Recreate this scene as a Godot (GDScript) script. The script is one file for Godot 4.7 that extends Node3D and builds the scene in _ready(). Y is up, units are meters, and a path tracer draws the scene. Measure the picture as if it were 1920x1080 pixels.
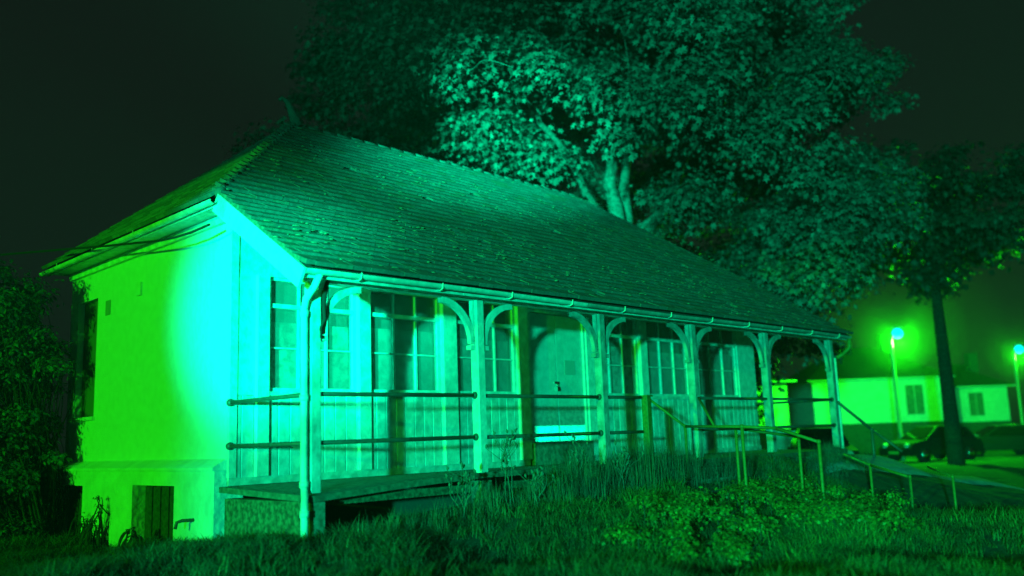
extends Node3D
# A veranda pavilion at night, lit by a cool floodlight and a warm street lamp.

var taken := {}
var rng := RandomNumberGenerator.new()
var M := {}
var gx := PackedFloat32Array()
var gz := PackedFloat32Array()
var gy := PackedFloat32Array()

const FLOOD := Vector3(-26.5, 1.9, 18.7)
const SODIUM := Vector3(-38.0, 5.2, 3.4)
const TORCH := Color(0.0, 1.0, 0.69)
const WARM := Color(0.12, 1.0, 0.06)
const WALL_Z := -1.91
const LEN := 13.32
const BACK_Z := -7.5
const POSTS := [0.0, 2.6, 5.22, 7.78, 10.35, 13.18]

const CABLE := [Vector3(-0.39, 3.31, -1.77), Vector3(-0.42, 3.28, -2.03), Vector3(-0.47, 3.26, -2.38), Vector3(-0.49, 3.30, -2.97), Vector3(-0.54, 3.39, -3.72), Vector3(-0.61, 3.48, -4.50), Vector3(-0.77, 3.69, -6.22), Vector3(-1.00, 3.91, -8.14), Vector3(-1.52, 4.61, -13.46)]

# ---------------------------------------------------------------- naming
func numbered(called: String) -> String:
	if not taken.has(called):
		taken[called] = 0
		return called
	taken[called] += 1
	return "%s_%03d" % [called, taken[called]]

func tag(o: Node3D, label: String, category: String, group := "") -> Node3D:
	o.set_meta("label", label)
	o.set_meta("category", category)
	if group:
		o.set_meta("group", group)
	return o

func thing(called: String, label: String, category: String, at := Vector3.ZERO, turn := 0.0, group := "") -> Node3D:
	var o := Node3D.new()
	o.name = numbered(called)
	add_child(o)
	o.position = at
	o.rotation.y = turn
	tag(o, label, category, group)
	return o

func part(called: String, m: Mesh, mat: Material, parent: Node3D, at := Vector3.ZERO) -> MeshInstance3D:
	var o := MeshInstance3D.new()
	if parent == self:
		o.name = numbered(called)
	else:
		var k := 0
		var n := called
		while parent.has_node(NodePath(n)):
			k = int(parent.get_meta("_n_" + called, 0)) + 1
			parent.set_meta("_n_" + called, k)
			n = "%s_%03d" % [called, k]
		o.name = n
	o.mesh = m
	o.material_override = mat
	o.position = at
	parent.add_child(o)
	return o

func many(called: String, m: Mesh, mat: Material, xf: Array, cols: Array, parent: Node3D) -> MultiMeshInstance3D:
	var mm := MultiMesh.new()
	mm.transform_format = MultiMesh.TRANSFORM_3D
	mm.use_colors = cols.size() > 0
	mm.mesh = m
	mm.instance_count = xf.size()
	for i in xf.size():
		mm.set_instance_transform(i, xf[i])
		if cols.size():
			mm.set_instance_color(i, cols[i])
	var o := MultiMeshInstance3D.new()
	o.name = numbered(called) if parent == self else called
	o.multimesh = mm
	o.material_override = mat
	o.set_meta("kind", "stuff")
	parent.add_child(o, true)
	return o

# ---------------------------------------------------------------- shapes
func tool() -> SurfaceTool:
	var st := SurfaceTool.new()
	st.begin(Mesh.PRIMITIVE_TRIANGLES)
	return st

func quad(st: SurfaceTool, a: Vector3, b: Vector3, c: Vector3, d: Vector3) -> void:
	st.add_vertex(a); st.add_vertex(b); st.add_vertex(c)
	st.add_vertex(a); st.add_vertex(c); st.add_vertex(d)

func done(st: SurfaceTool) -> ArrayMesh:
	st.generate_normals()
	return st.commit()

func box(st: SurfaceTool, lo: Vector3, hi: Vector3, t := Transform3D()) -> void:
	st.set_smooth_group(-1)
	var p := []
	for i in 8:
		p.append(t * Vector3(hi.x if i & 1 else lo.x, hi.y if i & 2 else lo.y, hi.z if i & 4 else lo.z))
	for f in [[6, 7, 5, 4], [3, 2, 0, 1], [7, 3, 1, 5], [2, 6, 4, 0], [2, 3, 7, 6], [4, 5, 1, 0]]:
		quad(st, p[f[0]], p[f[1]], p[f[2]], p[f[3]])

func bx(lo: Vector3, hi: Vector3) -> ArrayMesh:
	var st := tool()
	box(st, lo, hi)
	return done(st)

# a box with its four long edges along axis y chamfered by c
func post_shape(st: SurfaceTool, lo: Vector3, hi: Vector3, c: float, t := Transform3D()) -> void:
	st.set_smooth_group(-1)
	var poly := [Vector2(lo.x + c, lo.z), Vector2(hi.x - c, lo.z), Vector2(hi.x, lo.z + c), Vector2(hi.x, hi.z - c), Vector2(hi.x - c, hi.z), Vector2(lo.x + c, hi.z), Vector2(lo.x, hi.z - c), Vector2(lo.x, lo.z + c)]
	prism(st, poly, lo.y, hi.y, t)

func prism(st: SurfaceTool, poly: Array, y0: float, y1: float, t := Transform3D()) -> void:
	st.set_smooth_group(-1)
	var n := poly.size()
	var mid := Vector2.ZERO
	for p in poly:
		mid += p / n
	for i in n:
		var a: Vector2 = poly[i]
		var b: Vector2 = poly[(i + 1) % n]
		quad(st, t * Vector3(a.x, y0, a.y), t * Vector3(b.x, y0, b.y), t * Vector3(b.x, y1, b.y), t * Vector3(a.x, y1, a.y))
		st.add_vertex(t * Vector3(mid.x, y1, mid.y)); st.add_vertex(t * Vector3(a.x, y1, a.y)); st.add_vertex(t * Vector3(b.x, y1, b.y))
		st.add_vertex(t * Vector3(mid.x, y0, mid.y)); st.add_vertex(t * Vector3(b.x, y0, b.y)); st.add_vertex(t * Vector3(a.x, y0, a.y))

func tube(st: SurfaceTool, pts: Array, radii: Array, n := 8, capped := true) -> void:
	st.set_smooth_group(0)
	var rings := []
	var side := Vector3.UP
	for i in pts.size():
		var d: Vector3 = (pts[mini(i + 1, pts.size() - 1)] - pts[maxi(i - 1, 0)]).normalized()
		if i == 0:
			side = d.cross(Vector3.UP if absf(d.y) < 0.9 else Vector3.RIGHT).normalized()
		else:
			side = (side - d * side.dot(d)).normalized()
		var up := d.cross(side)
		var ring := []
		var r: float = radii[mini(i, radii.size() - 1)]
		for k in n:
			var a := TAU * k / n
			ring.append(pts[i] + (side * cos(a) + up * sin(a)) * r)
		rings.append(ring)
	for i in pts.size() - 1:
		for k in n:
			var j := (k + 1) % n
			quad(st, rings[i][k], rings[i][j], rings[i + 1][j], rings[i + 1][k])
	if capped:
		for k in n:
			var j := (k + 1) % n
			st.add_vertex(pts[0]); st.add_vertex(rings[0][j]); st.add_vertex(rings[0][k])
			st.add_vertex(pts[-1]); st.add_vertex(rings[-1][k]); st.add_vertex(rings[-1][j])

func pipe(a: Vector3, b: Vector3, r: float, n := 10) -> ArrayMesh:
	var st := tool()
	tube(st, [a, b], [r], n)
	return done(st)

func bent(pts: Array, r: float, n := 10) -> ArrayMesh:
	var st := tool()
	tube(st, pts, [r], n)
	return done(st)

func ball(r: float, segs := 12, rings := 6) -> SphereMesh:
	var m := SphereMesh.new()
	m.radius = r
	m.height = r * 2.0
	m.radial_segments = segs
	m.rings = rings
	return m

# ---------------------------------------------------------------- materials
func noise_image(seed_: int, freq: float, lo: Color, hi: Color, octaves := 4, size := 256, contrast := 1.0) -> ImageTexture:
	var n := FastNoiseLite.new()
	n.seed = seed_
	n.frequency = freq
	n.fractal_octaves = octaves
	var im := n.get_seamless_image(size, size)
	var res := Image.create(size, size, false, Image.FORMAT_RGB8)
	for y in size:
		for x in size:
			var v := clampf((im.get_pixel(x, y).r - 0.5) * contrast + 0.5, 0.0, 1.0)
			res.set_pixel(x, y, lo.lerp(hi, v).linear_to_srgb())
	return ImageTexture.create_from_image(res)

func bump_image(seed_: int, freq: float, octaves := 4, size := 256, depth := 3.0) -> ImageTexture:
	var n := FastNoiseLite.new()
	n.seed = seed_
	n.frequency = freq
	n.fractal_octaves = octaves
	var im := n.get_seamless_image(size, size)
	im.convert(Image.FORMAT_RGB8)
	im.bump_map_to_normal_map(depth)
	return ImageTexture.create_from_image(im)

func mat(lo: Color, hi: Color, rough: float, scale: float, bump: Texture2D = null, bump_scale := 0.5, seed_ := 1, freq := 0.02, contrast := 1.6, metal := 0.0) -> StandardMaterial3D:
	var m := StandardMaterial3D.new()
	m.albedo_texture = noise_image(seed_, freq, lo, hi, 5, 256, contrast)
	m.roughness = rough
	m.metallic = metal
	m.uv1_triplanar = true
	m.uv1_world_triplanar = true
	m.uv1_scale = Vector3.ONE * scale
	if bump:
		m.normal_enabled = true
		m.normal_texture = bump
		m.normal_scale = bump_scale
	return m

func flat(c: Color, rough := 0.7, metal := 0.0) -> StandardMaterial3D:
	var m := StandardMaterial3D.new()
	m.albedo_color = c.linear_to_srgb()
	m.roughness = rough
	m.metallic = metal
	return m

func g(v: float) -> Color:
	return Color(v, v, v)

func make_materials() -> void:
	var fine := bump_image(3, 0.05, 5)
	var coarse := bump_image(4, 0.02, 5)
	M.render = mat(g(0.70), g(0.78), 0.9, 0.6, fine, 0.35, 11, 0.03, 1.2)
	M.plinth = mat(g(0.64), g(0.78), 0.92, 0.6, fine, 0.5, 12, 0.015, 1.5)
	M.paint = mat(g(0.60), g(0.82), 0.6, 0.9, fine, 0.3, 13, 0.02, 1.6)
	M.paint_worn = mat(g(0.50), g(0.80), 0.65, 0.8, fine, 0.4, 14, 0.015, 1.8)
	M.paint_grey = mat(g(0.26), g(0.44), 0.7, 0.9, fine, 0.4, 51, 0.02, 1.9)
	M.board_a = mat(g(0.50), g(0.74), 0.6, 0.8, fine, 0.25, 15, 0.02, 1.8)
	M.board_b = mat(g(0.42), g(0.70), 0.6, 0.8, fine, 0.25, 16, 0.02, 1.8)
	M.board_c = mat(g(0.56), g(0.78), 0.6, 0.8, fine, 0.25, 17, 0.02, 1.8)
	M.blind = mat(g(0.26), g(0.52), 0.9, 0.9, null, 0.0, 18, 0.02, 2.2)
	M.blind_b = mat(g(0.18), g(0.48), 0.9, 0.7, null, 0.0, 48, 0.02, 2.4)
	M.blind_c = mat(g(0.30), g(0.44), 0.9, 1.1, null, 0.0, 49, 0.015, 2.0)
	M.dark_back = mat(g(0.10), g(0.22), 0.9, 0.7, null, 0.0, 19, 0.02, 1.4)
	M.door = mat(Color(0.40, 0.54, 0.56), Color(0.50, 0.66, 0.68), 0.55, 0.8, fine, 0.2, 20, 0.02, 1.5)
	M.plate = mat(g(0.55), g(0.85), 0.45, 1.2, null, 0.0, 21, 0.03, 2.0, 0.8)
	M.plate_bright = mat(g(0.9), g(1.0), 0.38, 1.2, null, 0.0, 21, 0.03, 2.0, 0.9)
	M.iron = mat(Color(0.05, 0.05, 0.05), Color(0.10, 0.10, 0.09), 0.5, 2.0, fine, 0.3, 22, 0.03, 1.6)
	M.rail_paint = mat(Color(0.15, 0.11, 0.015), Color(0.26, 0.19, 0.028), 0.6, 2.0, fine, 0.3, 23, 0.03, 1.6)
	M.steel = flat(g(0.75), 0.2, 1.0)
	M.paper = flat(g(0.42), 0.9)
	M.black = flat(g(0.015), 0.9)
	M.brick = mat(Color(0.07, 0.05, 0.03), Color(0.20, 0.17, 0.10), 0.95, 1.3, coarse, 1.0, 24, 0.03, 1.8)
	M.dark_wood = mat(Color(0.03, 0.03, 0.01), Color(0.08, 0.07, 0.025), 0.95, 1.3, coarse, 0.8, 41, 0.03, 1.6)
	M.dry = flat(Color(0.10, 0.13, 0.10), 0.9)
	M.slab = mat(Color(0.10, 0.11, 0.08), Color(0.24, 0.24, 0.20), 0.95, 1.0, coarse, 0.8, 25, 0.03, 1.6)
	M.floor = mat(Color(0.07, 0.08, 0.06), Color(0.15, 0.17, 0.13), 0.9, 1.0, coarse, 0.6, 26, 0.03, 1.6)
	M.deck = flat(g(0.06), 0.95)
	M.tile_a = mat(g(0.105), g(0.160), 0.9, 1.4, coarse, 0.5, 27, 0.03, 1.6)
	M.tile_b = mat(g(0.085), g(0.140), 0.9, 1.4, coarse, 0.5, 28, 0.03, 1.6)
	M.tile_c = mat(g(0.120), g(0.180), 0.9, 1.4, coarse, 0.5, 29, 0.03, 1.6)
	M.tile_d = mat(Color(0.09, 0.10, 0.08), Color(0.18, 0.19, 0.16), 0.9, 1.4, coarse, 0.5, 30, 0.03, 1.6)
	M.tile_many = mat(g(0.75), g(1.0), 0.9, 1.4, coarse, 0.5, 31, 0.03, 2.0)
	M.tile_many.vertex_color_use_as_albedo = true
	M.moss = mat(Color(0.10, 0.14, 0.09), Color(0.26, 0.32, 0.24), 1.0, 3.0, null, 0.0, 32, 0.05, 1.5)
	M.earth = mat(Color(0.020, 0.028, 0.016), Color(0.055, 0.075, 0.045), 1.0, 0.35, coarse, 1.0, 33, 0.03, 1.8)
	M.path = mat(Color(0.25, 0.28, 0.30), Color(0.42, 0.45, 0.48), 0.95, 0.5, coarse, 0.8, 34, 0.03, 1.7)
	M.bark = mat(Color(0.06, 0.08, 0.075), Color(0.19, 0.21, 0.20), 0.95, 0.8, coarse, 1.5, 35, 0.03, 2.0)
	M.bark_dark = mat(Color(0.02, 0.02, 0.015), Color(0.06, 0.055, 0.04), 0.95, 0.8, coarse, 1.5, 36, 0.03, 1.8)
	M.leaf = StandardMaterial3D.new()
	M.leaf.vertex_color_use_as_albedo = true
	M.leaf.roughness = 0.6
	M.leaf.cull_mode = BaseMaterial3D.CULL_DISABLED
	M.leaf.backlight_enabled = true
	M.leaf.backlight = Color(0.03, 0.07, 0.05)
	M.blade = M.leaf.duplicate()
	M.blade.roughness = 0.8
	M.glass = StandardMaterial3D.new()
	M.glass.transparency = BaseMaterial3D.TRANSPARENCY_ALPHA
	M.glass.albedo_color = Color(0.75, 0.85, 0.85, 0.10)
	M.glass.roughness = 0.05
	M.glass_dirty = StandardMaterial3D.new()
	M.glass_dirty.transparency = BaseMaterial3D.TRANSPARENCY_ALPHA
	M.glass_dirty.albedo_color = Color(0.7, 0.72, 0.72, 0.22)
	M.glass_dirty.roughness = 0.2
	M.car_paint = flat(g(0.012), 0.25, 0.3)
	M.car_paint.clearcoat_enabled = true
	M.car_paint_pale = flat(g(0.025), 0.3, 0.2)
	M.car_glass = flat(g(0.01), 0.05)
	M.rubber = flat(g(0.02), 0.9)
	M.chrome = flat(g(0.7), 0.15, 1.0)
	M.lens = flat(g(0.6), 0.1)
	M.plate_yellow = flat(Color(0.7, 0.6, 0.1), 0.5)
	M.house_wall = mat(g(0.66), g(0.82), 0.9, 0.4, fine, 0.3, 37, 0.02, 1.5)
	M.house_roof = mat(g(0.008), g(0.02), 0.95, 0.8, coarse, 1.0, 38, 0.03, 1.5)
	M.house_brick = mat(g(0.04), g(0.09), 0.95, 0.8, coarse, 1.0, 39, 0.03, 1.5)
	M.pole = flat(g(0.4), 0.4, 0.6)

func glow(c: Color, energy: float) -> StandardMaterial3D:
	var m := StandardMaterial3D.new()
	m.albedo_color = Color(0.01, 0.01, 0.01)
	m.emission_enabled = true
	m.emission = c
	m.emission_energy_multiplier = energy
	return m

# ---------------------------------------------------------------- terrain
# heights of the ground where they are known: x, z, height
const SPOTS := [
	[-25, 16, -1.15], [-12, 12, -1.1], [-6, 9, -1.06], [-3, 4, -0.95], [-2, 1, -0.84], [-1.0, -1.5, -0.78], [-0.6, -3.0, -0.84], [-0.6, -5.0, -0.94], [-0.8, -7.5, -1.02], [-1.8, -3.5, -0.98], [-6, -6, -1.15], [-30, -6, -1.3],
	[0.0, 0.3, -0.56], [1.2, 0.4, -0.47], [2.6, 0.5, -0.40], [1.1, 2.0, -0.93], [2.5, 3.9, -0.98], [4.4, 5.8, -1.06], [4.0, 0.5, -0.30], [5.2, 0.6, -0.26], [3.8, 1.6, -0.62],
	[6.7, 0.4, -0.30], [6.4, 1.5, -0.55], [5.7, 2.2, -0.68], [5.9, 3.1, -0.82], [9.3, 2.3, -0.82], [8.8, 3.1, -1.15], [10.4, 3.2, -1.3], [9.0, 0.6, -0.22], [11.8, -0.3, -0.10], [13.8, -0.1, -0.16], [15.7, 1.5, -0.72], [16.8, 2.5, -1.22], [19, 5, -1.7], [13, 5, -1.5],
	[14.5, -3.0, -0.5], [17, -1.0, -0.95], [19, 1.5, -1.35], [18.5, -4, -0.85], [22, -6, -1.0], [31, -6, -1.1], [39, -4, -1.2], [45, -12, -1.2], [58, -12, -1.3], [6, -9.5, -1.0], [14, -9, -0.95], [20, -14, -1.0], [0, -12, -1.1], [80, 10, -1.5], [40, 20, -1.6], [0, 30, -1.2], [0, -60, -1.2], [-80, 0, -1.4],
]

func height_at(x: float, z: float) -> float:
	var sum := 0.0
	var total := 0.0
	for s in SPOTS:
		var d2: float = (x - s[0]) * (x - s[0]) + (z - s[1]) * (z - s[1]) + 0.12
		var w := 1.0 / (d2 * sqrt(d2))
		sum += w * s[2]
		total += w
	return sum / total

func steps(fine_lo: float, fine_hi: float, by: float) -> PackedFloat32Array:
	var a := PackedFloat32Array([fine_lo - 400, fine_lo - 180, fine_lo - 80, fine_lo - 40, fine_lo - 20, fine_lo - 9, fine_lo - 4, fine_lo - 1.5])
	var v := fine_lo
	while v <= fine_hi:
		a.append(v)
		v += by
	for d in [1.5, 4, 9, 18, 30, 45, 80, 180, 400]:
		a.append(fine_hi + d)
	return a

func find(a: PackedFloat32Array, v: float) -> int:
	return clampi(a.bsearch(v) - 1, 0, a.size() - 2)

func ground_y(x: float, z: float) -> float:
	var i := find(gx, x)
	var k := find(gz, z)
	var u := clampf((x - gx[i]) / (gx[i + 1] - gx[i]), 0, 1)
	var v := clampf((z - gz[k]) / (gz[k + 1] - gz[k]), 0, 1)
	var w := gx.size()
	return lerpf(lerpf(gy[k * w + i], gy[k * w + i + 1], u), lerpf(gy[(k + 1) * w + i], gy[(k + 1) * w + i + 1], u), v)

func make_ground() -> void:
	gx = steps(-9.0, 24.0, 0.3)
	gz = steps(-13.0, 9.0, 0.3)
	var lumps := FastNoiseLite.new()
	lumps.seed = 5
	lumps.frequency = 0.55
	for z in gz:
		for x in gx:
			var near := absf(x) < 60 and absf(z) < 60
			gy.append(height_at(x, z) + (lumps.get_noise_2d(x, z) * 0.07 if near else 0.0))
	var st := tool()
	st.set_smooth_group(0)
	var w := gx.size()
	for k in gz.size() - 1:
		for i in w - 1:
			quad(st, Vector3(gx[i], gy[k * w + i], gz[k]), Vector3(gx[i + 1], gy[k * w + i + 1], gz[k]), Vector3(gx[i + 1], gy[(k + 1) * w + i + 1], gz[k + 1]), Vector3(gx[i], gy[(k + 1) * w + i], gz[k + 1]))
	part("ground", done(st), M.earth, self).set_meta("kind", "structure")
	# a worn paved path that curves down to the right of the veranda
	var line := [Vector2(11.2, -0.1), Vector2(12.8, 0.35), Vector2(14.6, 1.2), Vector2(16.2, 2.6), Vector2(17.8, 4.6), Vector2(19.5, 7.2), Vector2(21, 10)]
	st = tool()
	st.set_smooth_group(0)
	var rows := []
	for i in 49:
		var f := float(i) / 8.0
		var a := mini(int(f), line.size() - 2)
		var p: Vector2 = line[a].lerp(line[a + 1], f - a)
		var d: Vector2 = (line[mini(a + 1, line.size() - 1)] - line[a]).normalized()
		var n := Vector2(-d.y, d.x)
		var row := []
		for j in 9:
			var q: Vector2 = p + n * (-0.9 + j * 0.24)
			row.append(Vector3(q.x, ground_y(q.x, q.y) + 0.035 - (0.06 if j == 0 or j == 8 else 0.0), q.y))
		rows.append(row)
	for i in rows.size() - 1:
		for j in 8:
			quad(st, rows[i][j + 1], rows[i][j], rows[i + 1][j], rows[i + 1][j + 1])
	part("path", done(st), M.path, self).set_meta("kind", "structure")

# ---------------------------------------------------------------- the pavilion
func roof_y(z: float) -> float:
	if z > -1.6:
		return lerpf(2.46, 3.70, (0.34 - z) / 1.94)
	return lerpf(3.70, 6.23, (-1.6 - z) / 3.29)

func roof_edge(z: float) -> float:   # how far the front slope is cut back by the hips
	return -0.36 if z > -1.6 else lerpf(-0.36, 2.75, (-1.6 - z) / 3.29)

func make_roof(pav: Node3D) -> void:
	var xr := LEN + 0.22
	var st := tool()
	st.set_smooth_group(-1)
	var rl := Vector3(2.75, 6.23, -4.89)
	var rr := Vector3(LEN - 2.9, 6.23, -4.89)
	var hl := Vector3(-0.36, 3.70, -1.6)
	var hr := Vector3(xr, 3.70, -1.6)
	var el := Vector3(-0.36, 2.46, 0.34)
	var er := Vector3(xr, 2.46, 0.34)
	var bl := Vector3(-0.36, 3.70, -7.75)
	var br := Vector3(xr, 3.70, -7.75)
	var dn := Vector3(0, -0.03, 0)
	for face in [[el, hl, hr, er], [hl, rl, rr, hr], [br, rr, rl, bl]]:
		quad(st, face[0] + dn, face[1] + dn, face[2] + dn, face[3] + dn)
	for f3 in [[bl, rl, hl], [hr, rr, br]]:
		for p in f3:
			st.add_vertex(p + dn)
	var un := Vector3(0, -0.10, 0)
	quad(st, er + un, hr + un, hl + un, el + un)
	quad(st, hl + un, hr + un, br + un, bl + un)
	quad(st, el + un, hl + un, hl + dn, el + dn)
	quad(st, hl + un, bl + un, bl + dn, hl + dn)
	quad(st, er + dn, hr + dn, hr + un, er + un)
	quad(st, hr + dn, br + dn, br + un, hr + un)
	quad(st, el + dn, er + dn, er + un, el + un)
	quad(st, bl + un, br + un, br + dn, bl + dn)
	var roof := part("roof", done(st), M.deck, pav)
	# tiles of the front slope
	var eye := Vector3(-5.77, 0.48, 8.82)
	var list := []
	var zz := 0.40
	var row := 0
	while zz > -4.80:
		var lo := roof_edge(zz)
		var hi := xr + 0.36 + lo + 0.03 if zz > -1.6 else xr - (lo + 0.36)
		var slope := Vector3(0, 1.24, -1.94).normalized() if zz > -1.6 else Vector3(0, 2.53, -3.29).normalized()
		if zz > -1.6:
			hi = xr
		var x := lo - 0.13 - (0.125 if row % 2 else 0.0)
		while x < hi:
			var x0 := maxf(x, lo)
			var x1 := minf(x + 0.245, hi)
			if x1 - x0 > 0.03 and rng.randf() > 0.004:
				var nrm := Vector3(0, -slope.z, slope.y)
				var tilt := -0.17 + rng.randf_range(-0.03, 0.03)
				var b := Basis(Vector3.RIGHT, nrm, -slope)
				b = b * Basis(Vector3.RIGHT, tilt) * Basis(Vector3.UP, rng.randf_range(-0.02, 0.02)) * Basis(Vector3.BACK, rng.randf_range(-0.008, 0.008))
				var pos := Vector3((x0 + x1) / 2, roof_y(minf(zz, 0.34)), minf(zz, 0.42)) + nrm * (0.024 + rng.randf_range(-0.002, 0.003)) - slope * rng.randf_range(-0.008, 0.008)
				list.append([Transform3D(b.scaled_local(Vector3((x1 - x0) / 0.25, 1.0, 1.0)), pos), pos.distance_to(eye)])
			x += 0.25
		zz += slope.z * 0.18
		row += 1
	list.sort_custom(func(a, b): return a[1] < b[1])
	var shapes := []
	for k in 3:
		var ts := tool()
		box(ts, Vector3(-0.1248, -0.026, -0.22), Vector3(0.1248, 0.022 + 0.003 * k, 0.02))
		shapes.append(done(ts))
	var looks := [M.tile_a, M.tile_b, M.tile_c, M.tile_a, M.tile_b, M.tile_d]
	for i in 300:
		var o := part("roof_tile", shapes[rng.randi() % 3], looks[rng.randi() % 6], roof)
		o.transform = list[i][0]
	var xf := []
	var cols := []
	for i in range(300, list.size()):
		xf.append(list[i][0])
		var v := rng.randf_range(0.11, 0.18)
		cols.append(Color(v, v, v) if rng.randf() > 0.15 else Color(0.11, 0.13, 0.10))
	# tiles of the hip slope over the gable end
	var s := Vector3(3.11, 2.53, 0).normalized()
	var f := 0.0
	row = 0
	while f < 0.97:
		var z0 := lerpf(-7.75, -4.89, f)
		var z1 := lerpf(-1.6, -4.89, f)
		var z := z0 - (0.125 if row % 2 else 0.0)
		while z < z1 - 0.07:
			var a := maxf(z, z0)
			var e := minf(z + 0.245, z1 - 0.07)
			if e - a > 0.03:
				var b := Basis(Vector3(0, 0, 1), Vector3(-s.y, s.x, 0), Vector3(-s.x, -s.y, 0)) * Basis(Vector3.RIGHT, -0.085 + rng.randf_range(-0.02, 0.02))
				xf.append(Transform3D(b.scaled_local(Vector3((e - a) / 0.25, 1, 1)), Vector3(lerpf(-0.40, 2.75, f), lerpf(3.67, 6.23, f), (a + e) / 2) + Vector3(-s.y, s.x, 0) * 0.024))
				var v := rng.randf_range(0.10, 0.24)
				cols.append(Color(v, v, v))
			z += 0.25
		f += 0.18 / 4.01
		row += 1
	many("more_roof_tiles", shapes[1], M.tile_many, xf, cols, roof)
	# moss on the tiles
	xf = []
	var patch := FastNoiseLite.new()
	patch.seed = 9
	patch.frequency = 0.45
	while xf.size() < 900:
		var z := rng.randf_range(-4.7, 0.3)
		var x := rng.randf_range(roof_edge(z), xr)
		if patch.get_noise_2d(x, z * 1.6) + rng.randf_range(-0.45, 0.3) > 0.05:
			var k := rng.randf_range(0.012, 0.034)
			xf.append(Transform3D(Basis(Vector3.UP, rng.randf() * TAU).scaled(Vector3(k * rng.randf_range(0.8, 2.6), k * 0.45, k * rng.randf_range(0.6, 1.2))), Vector3(x, roof_y(z) + 0.045, z)))
	many("moss", ball(1.0, 6, 3), M.moss, xf, [], roof)
	# hip and ridge caps
	for seg in [[hl, rl, 14], [hr, rr, 14], [rl, rr, 24]]:
		for i in seg[2]:
			var a: Vector3 = seg[0].lerp(seg[1], float(i) / seg[2])
			var b: Vector3 = seg[0].lerp(seg[1], (i + 1.02) / seg[2])
			var up := Vector3(0, -0.012 + rng.randf_range(-0.003, 0.004), 0)
			var cs := tool()
			tube(cs, [a + up, b + up], [0.056, 0.054], 10)
			part("ridge_tile", done(cs), looks[rng.randi() % 5], roof)
	# hooked finial on the ridge end
	st = tool()
	tube(st, [rl + Vector3(0.12, 0.02, 0), rl + Vector3(0.02, 0.16, 0.02), rl + Vector3(-0.05, 0.30, 0.02), rl + Vector3(-0.13, 0.42, 0.02), rl + Vector3(-0.22, 0.45, 0.02), rl + Vector3(-0.27, 0.40, 0.02)], [0.13, 0.085, 0.06, 0.045, 0.035, 0.03], 10)
	part("finial", done(st), M.tile_b, roof)

func gutter_run(a: Vector3, b: Vector3, r: float) -> ArrayMesh:   # an open half-round channel with thickness
	var st := tool()
	st.set_smooth_group(0)
	var d := (b - a).normalized()
	var out := Vector3.UP.cross(d).normalized()
	var n := 8
	for s in [[r, 1], [r - 0.008, -1]]:
		for k in n:
			var t0 := PI + PI * k / n
			var t1 := PI + PI * (k + 1) / n
			var p0: Vector3 = (out * cos(t0) + Vector3.UP * sin(t0)) * s[0]
			var p1: Vector3 = (out * cos(t1) + Vector3.UP * sin(t1)) * s[0]
			if s[1] > 0:
				quad(st, a + p0, a + p1, b + p1, b + p0)
			else:
				quad(st, b + p0, b + p1, a + p1, a + p0)
	st.set_smooth_group(-1)
	for e in [-1.0, 1.0]:
		quad(st, a + out * e * r, b + out * e * r, b + out * e * (r - 0.008) + Vector3(0, 0.001, 0), a + out * e * (r - 0.008) + Vector3(0, 0.001, 0))
	return done(st)

func window_part(pav: Node3D, x0: float, x1: float, cols_n: int) -> void:
	var z := WALL_Z - 0.05
	var y0 := 1.20
	var y1 := 2.75
	var yt := 2.36
	var st := tool()
	box(st, Vector3(x0, y0, z - 0.06), Vector3(x0 + 0.05, y1, z + 0.03))
	box(st, Vector3(x1 - 0.05, y0, z - 0.06), Vector3(x1, y1, z + 0.03))
	box(st, Vector3(x0 + 0.05, y1 - 0.04, z - 0.06), Vector3(x1 - 0.05, y1, z + 0.03))
	box(st, Vector3(x0 + 0.05, y0, z - 0.06), Vector3(x1 - 0.05, y0 + 0.05, z + 0.03))
	var w := part("window", done(st), M.paint, pav)
	st = tool()
	box(st, Vector3(x0 + 0.05, yt - 0.03, z - 0.05), Vector3(x1 - 0.05, yt + 0.03, z + 0.045))
	part("transom", done(st), M.paint, w)
	part("sill", bx(Vector3(x0 - 0.02, y0 - 0.055, WALL_Z - 0.10), Vector3(x1 + 0.02, y0 - 0.002, WALL_Z + 0.05)), M.paint_worn, w)
	var step := (x1 - x0 - 0.1) / cols_n
	for c in cols_n:
		var a := x0 + 0.05 + c * step
		var b := a + step
		if c > 0:
			part("glazing_bar", bx(Vector3(a - 0.016, y0 + 0.05, z - 0.03), Vector3(a + 0.016, yt - 0.03, z + 0.02)), M.paint, w)
			part("glazing_bar", bx(Vector3(a - 0.013, yt + 0.03, z - 0.03), Vector3(a + 0.013, y1 - 0.04, z + 0.02)), M.paint, w)
		var ym := 1.79
		part("glazing_bar", bx(Vector3(a + (0.016 if c else 0.0), ym - 0.011, z - 0.025), Vector3(b - (0.016 if c < cols_n - 1 else 0.0), ym + 0.011, z + 0.012)), M.paint, w)
		var lean := rng.randf_range(-0.002, 0.002)
		for r in [[y0 + 0.05, ym - 0.011], [ym + 0.011, yt - 0.03], [yt + 0.03, y1 - 0.04]]:
			part("pane", bx(Vector3(a + 0.012, r[0], z - 0.018 + lean), Vector3(b - 0.012, r[1], z - 0.014 + lean)), M.glass_dirty if rng.randf() < 0.6 else M.glass, w)
	# pale boarding stands close behind the lower panes, the rest is dim
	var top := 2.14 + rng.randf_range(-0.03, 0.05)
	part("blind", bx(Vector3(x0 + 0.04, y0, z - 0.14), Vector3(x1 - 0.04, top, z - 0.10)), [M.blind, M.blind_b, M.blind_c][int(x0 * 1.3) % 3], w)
	part("backing", bx(Vector3(x0 + 0.0, y0, z - 0.26), Vector3(x1 - 0.0, y1 + 0.1, z - 0.20)), M.dark_back, w)

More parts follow.
